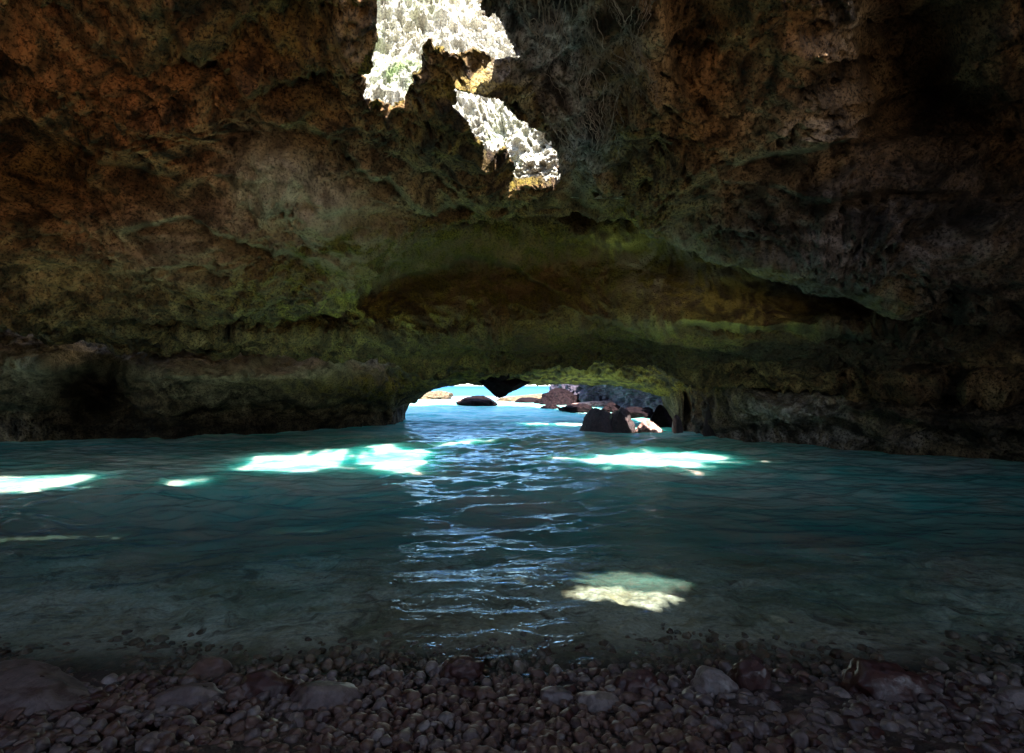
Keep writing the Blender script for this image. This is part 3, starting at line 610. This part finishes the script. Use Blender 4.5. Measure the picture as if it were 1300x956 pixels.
link('sea', mesh_from('sea', np.stack([XW, YW, hw], -1).reshape(-1, 3), grid_faces(*XW.shape), [watermat],
     dict(slopes=sstep(7, 17, YW), milk=milk, depth=np.clip(1-np.exp(-dep*1.3), 0, 1), outside=outside, far=sstep(90, 300, YW), surf=surf)), kind='structure')

# ------------------------------------------------------------ PEBBLES
def pebble_mat(name, c1, c2, c3):
    m = M(name); oi = m.n('ShaderNodeObjectInfo'); O = m.tc.outputs['Object']
    base = m.mix(m.ramp(m.noise(3., 4, .65, .6), [(.35, 0.), (.65, 1.)]), c1, c2)
    base = m.mix(m.ramp(m.noise(9., 5, .7, 1.), [(.55, 0.), (.62, 1.)]), base, c3)
    base = m.mix(1., base, m.ramp(m.noise(40., 3, .7), [(.3, .6), (.65, 1.15)]), 'MULTIPLY')
    h = m.math('ADD', m.noise(14., 5, .7), m.math('MULTIPLY', m.voro(22.), .3))
    return m.finish(m.principled(base, m.ramp(m.noise(6., 3), [(.3, .22), (.7, .6)]), m.bump(h, .012, .7), **{'Specular IOR Level': .6}))
PM = [pebble_mat('reddish_pebble', (.11, .06, .045), (.17, .10, .078), (.05, .024, .018)),
      pebble_mat('grey_violet_pebble', (.125, .09, .085), (.19, .15, .14), (.065, .035, .03)),
      pebble_mat('maroon_algae_pebble', (.065, .022, .018), (.045, .016, .013), (.14, .10, .095)),
      pebble_mat('pale_pebble', (.26, .22, .2), (.19, .15, .14), (.09, .05, .045))]
variants = []
V0, F0 = ico(3)
for s_ in range(12):
    g_ = np.random.default_rng(100+s_); r = 1+.22*noise(V0*1.2+s_*5)+.12*noise(V0*2.6+s_*9)+.05*noise(V0*6+s_)
    q = V0*r[:, None]*np.array([1, .6+.35*g_.random(), .42+.35*g_.random()])
    for _ in range(3):
        n = g_.normal(size=3); n /= np.linalg.norm(n); q = q-n*np.clip(q@n-.6, 0, 9)[:, None]*.6
    variants.append(q)
def euler(rx, ry, rz):
    cx, sx, cy, sy, cz, sz = math.cos(rx), math.sin(rx), math.cos(ry), math.sin(ry), math.cos(rz), math.sin(rz)
    return np.array([[cz*cy, cz*sy*sx-sz*cx, cz*sy*cx+sz*sx], [sz*cy, sz*sy*sx+cz*cx, sz*sy*cx-cz*sx], [-sy, cy*sx, cy*cx]])
big_stones = [ # px, py (base), half width m, height m, material, label
 (40, 862, .29, .10, 1, 'long smooth brown stone slab in the bottom left corner of the beach'),
 (258, 862, .12, .06, 1, 'rounded brown cobble left of the reddish knobbly cobble on the beach'),
 (352, 848, .10, .085, 2, 'knobbly dark red cobble sitting among smaller stones left of centre'),
 (425, 864, .12, .07, 1, 'smooth brown cobble at the lower edge, right of the knobbly dark red cobble'),
 (318, 858, .045, .05, 0, 'upright reddish cobble between the rounded brown cobble and the knobbly red one'),
 (590, 822, .08, .07, 2, 'mottled green and brown stone breaking the shallow water near the centre'),
 (705, 858, .065, .05, 1, 'round grey brown cobble nestled in pebbles just right of centre'),
 (755, 866, .08, .04, 3, 'flat pale cobble at the bottom edge beside a maroon cluster'),
 (800, 848, .075, .08, 2, 'maroon algae crusted cobble with pale spots right of centre'),
 (893, 850, .08, .09, 3, 'pale lumpy cobble with maroon crust at the water edge on the right'),
 (938, 846, .07, .12, 2, 'tall maroon crusted cobble standing above the pale lumpy one'),
 (1098, 856, .13, .12, 2, 'wide maroon and white crusted clump of stone right of the pale pebbles'),
 (1265, 866, .10, .06, 3, 'pale stone with maroon streaks in the bottom right corner'),
 (285, 818, .09, .07, 0, 'brownish rock washed by the small wave left of centre'),
 (20, 800, .05, .03, 0, 'small tan stone in the shallows at the far left')]
def surf_z(x, y): return float(bed_z(np.array([x]), np.array([y]))[0])
used = []
for i, (px_, py_, rw, hh, mi, lab) in enumerate(big_stones):
    zg = .05
    d = (H-zg)*650/(py_-490); x = (px_-650)/650*d; zg = surf_z(x, d); 
    q, F_ = ico(4); g_ = np.random.default_rng(i+400)
    r = 1+.22*fbm(q*1.1, 2, i*3.)+(.22 if mi == 2 else .08)*ridged(q*2.4, 3, i*2.)*.6
    v = q*r[:, None]*np.array([rw, rw*.65, hh*.75])
    o = link('cobble', mesh_from('cobble', v, F_, [PM[mi]]), label=lab, category='stone', group='cobbles on the beach')
    o.location = (x, d, zg+hh*.12); o.rotation_euler = (0, random.uniform(-.1, .1), random.uniform(-.3, .3)); used.append((x, d, rw))
cand = []
for _ in range(22000):
    y = 1.15+random.random()**1.25*2.3; x = random.uniform(-1, 1)*(y*1.05+.15)
    r = random.choice([.009, .010, .012, .013, .015, .018, .022, .03])*random.uniform(.8, 1.2)
    if y > 2.2 and random.random() < sstep(2.1, 2.9, np.array(y)+.3*float(noise(np.array([[x*1.5, y, 8.]]))[0])): continue
    if any((x-a)**2+(y-b)**2 < (c_*.7)**2 for a, b, c_ in used): continue
    cand.append((r, x, y))
cand.sort(reverse=True)
placed = []; cell = {}
for r, x, y in cand:
    ci, cj = int(x//.1), int(y//.1); ok = True; lev = 0
    for a in (-1, 0, 1):
        for b in (-1, 0, 1):
            for (r2, x2, y2) in cell.get((ci+a, cj+b), []):
                dd = math.hypot(x-x2, y-y2)
                if dd < (r+r2)*.45: ok = False
                elif dd < (r+r2)*.8: lev += 1
    if ok: cell.setdefault((ci, cj), []).append((r, x, y)); placed.append((r, x, y, lev))
infr = [p_ for p_ in placed if abs(p_[1]) < p_[2]*1.0 and p_[2] > 1.62]
size = lambda p_: p_[0]/math.hypot(p_[2], 1.2)
infr.sort(key=size, reverse=True); ind = set(map(id, infr[:300]))
labels = ['reddish brown rounded pebble packed among the others along the beach', 'grey violet smooth pebble packed among the others along the beach', 'dark maroon algae stained pebble packed among the others along the beach', 'pale chalky pebble packed among the others along the beach']
pmesh = {}
Vs = {k_: [] for k_ in range(4)}; Fs = {k_: [] for k_ in range(4)}; cnt = [0]*4
for i, p_ in enumerate(placed):
    r, x, y, lev = p_
    t_ = float(noise(np.array([[x*1.1, y*1.3, 5.]]))[0]) + x*.12
    u = random.random()
    if u < .2: mi = 2
    elif u < .28+.1*t_: mi = 3
    else: mi = 1 if random.random() < .45+t_*.9 else 0
    z = surf_z(x, y)+r*.25+min(lev, 2)*r*.25*random.random()
    vi = random.randrange(12); rot = (random.uniform(-.5, .5), random.uniform(-.5, .5), random.uniform(0, 6.3))
    if id(p_) in ind:
        if (vi, mi) not in pmesh: pmesh[(vi, mi)] = mesh_from('pebble', variants[vi]*.03, F0, [PM[mi]])
        o = link('pebble', pmesh[(vi, mi)], label=labels[mi], category='pebble', group='pebbles on the beach')
        o.location = (x, y, z); o.rotation_euler = rot; o.scale = (r/.03,)*3
    else:
        Vs[mi].append(variants[vi]*r@euler(*rot).T+np.array([x, y, z])); Fs[mi].append(F0+cnt[mi]); cnt[mi] += len(V0)
Vall = []; Fall = []; mid_ = []; off = 0
for k_ in range(4):
    Vall += Vs[k_]; Fall.append(np.concatenate(Fs[k_])+off); mid_.append(np.full(len(Fall[-1]), k_)); off += cnt[k_]
me = mesh_from('gravel', np.concatenate(Vall), np.concatenate(Fall), PM)
if len(me.polygons) == sum(map(len, mid_)): me.polygons.foreach_set('material_index', np.concatenate(mid_).astype(np.int32))
link('gravel', me, kind='stuff', label='small wet pebbles and coral gravel covering the shore and the shallows', category='gravel')
print('pebbles', len(placed))

# ------------------------------------------------------------ render
vs = sc.view_settings; vs.view_transform = 'Standard'; vs.look = 'None'; vs.exposure = 2.5; vs.gamma = 1
sc.cycles.use_denoising = True
sc.cycles.use_adaptive_sampling = True; sc.cycles.adaptive_threshold = .01
sc.cycles.max_bounces = 8; sc.cycles.diffuse_bounces = 5; sc.cycles.glossy_bounces = 4; sc.cycles.transparent_max_bounces = 8
sc.cycles.sample_clamp_indirect = 3.
sc.cycles.caustics_reflective = False; sc.cycles.caustics_refractive = False
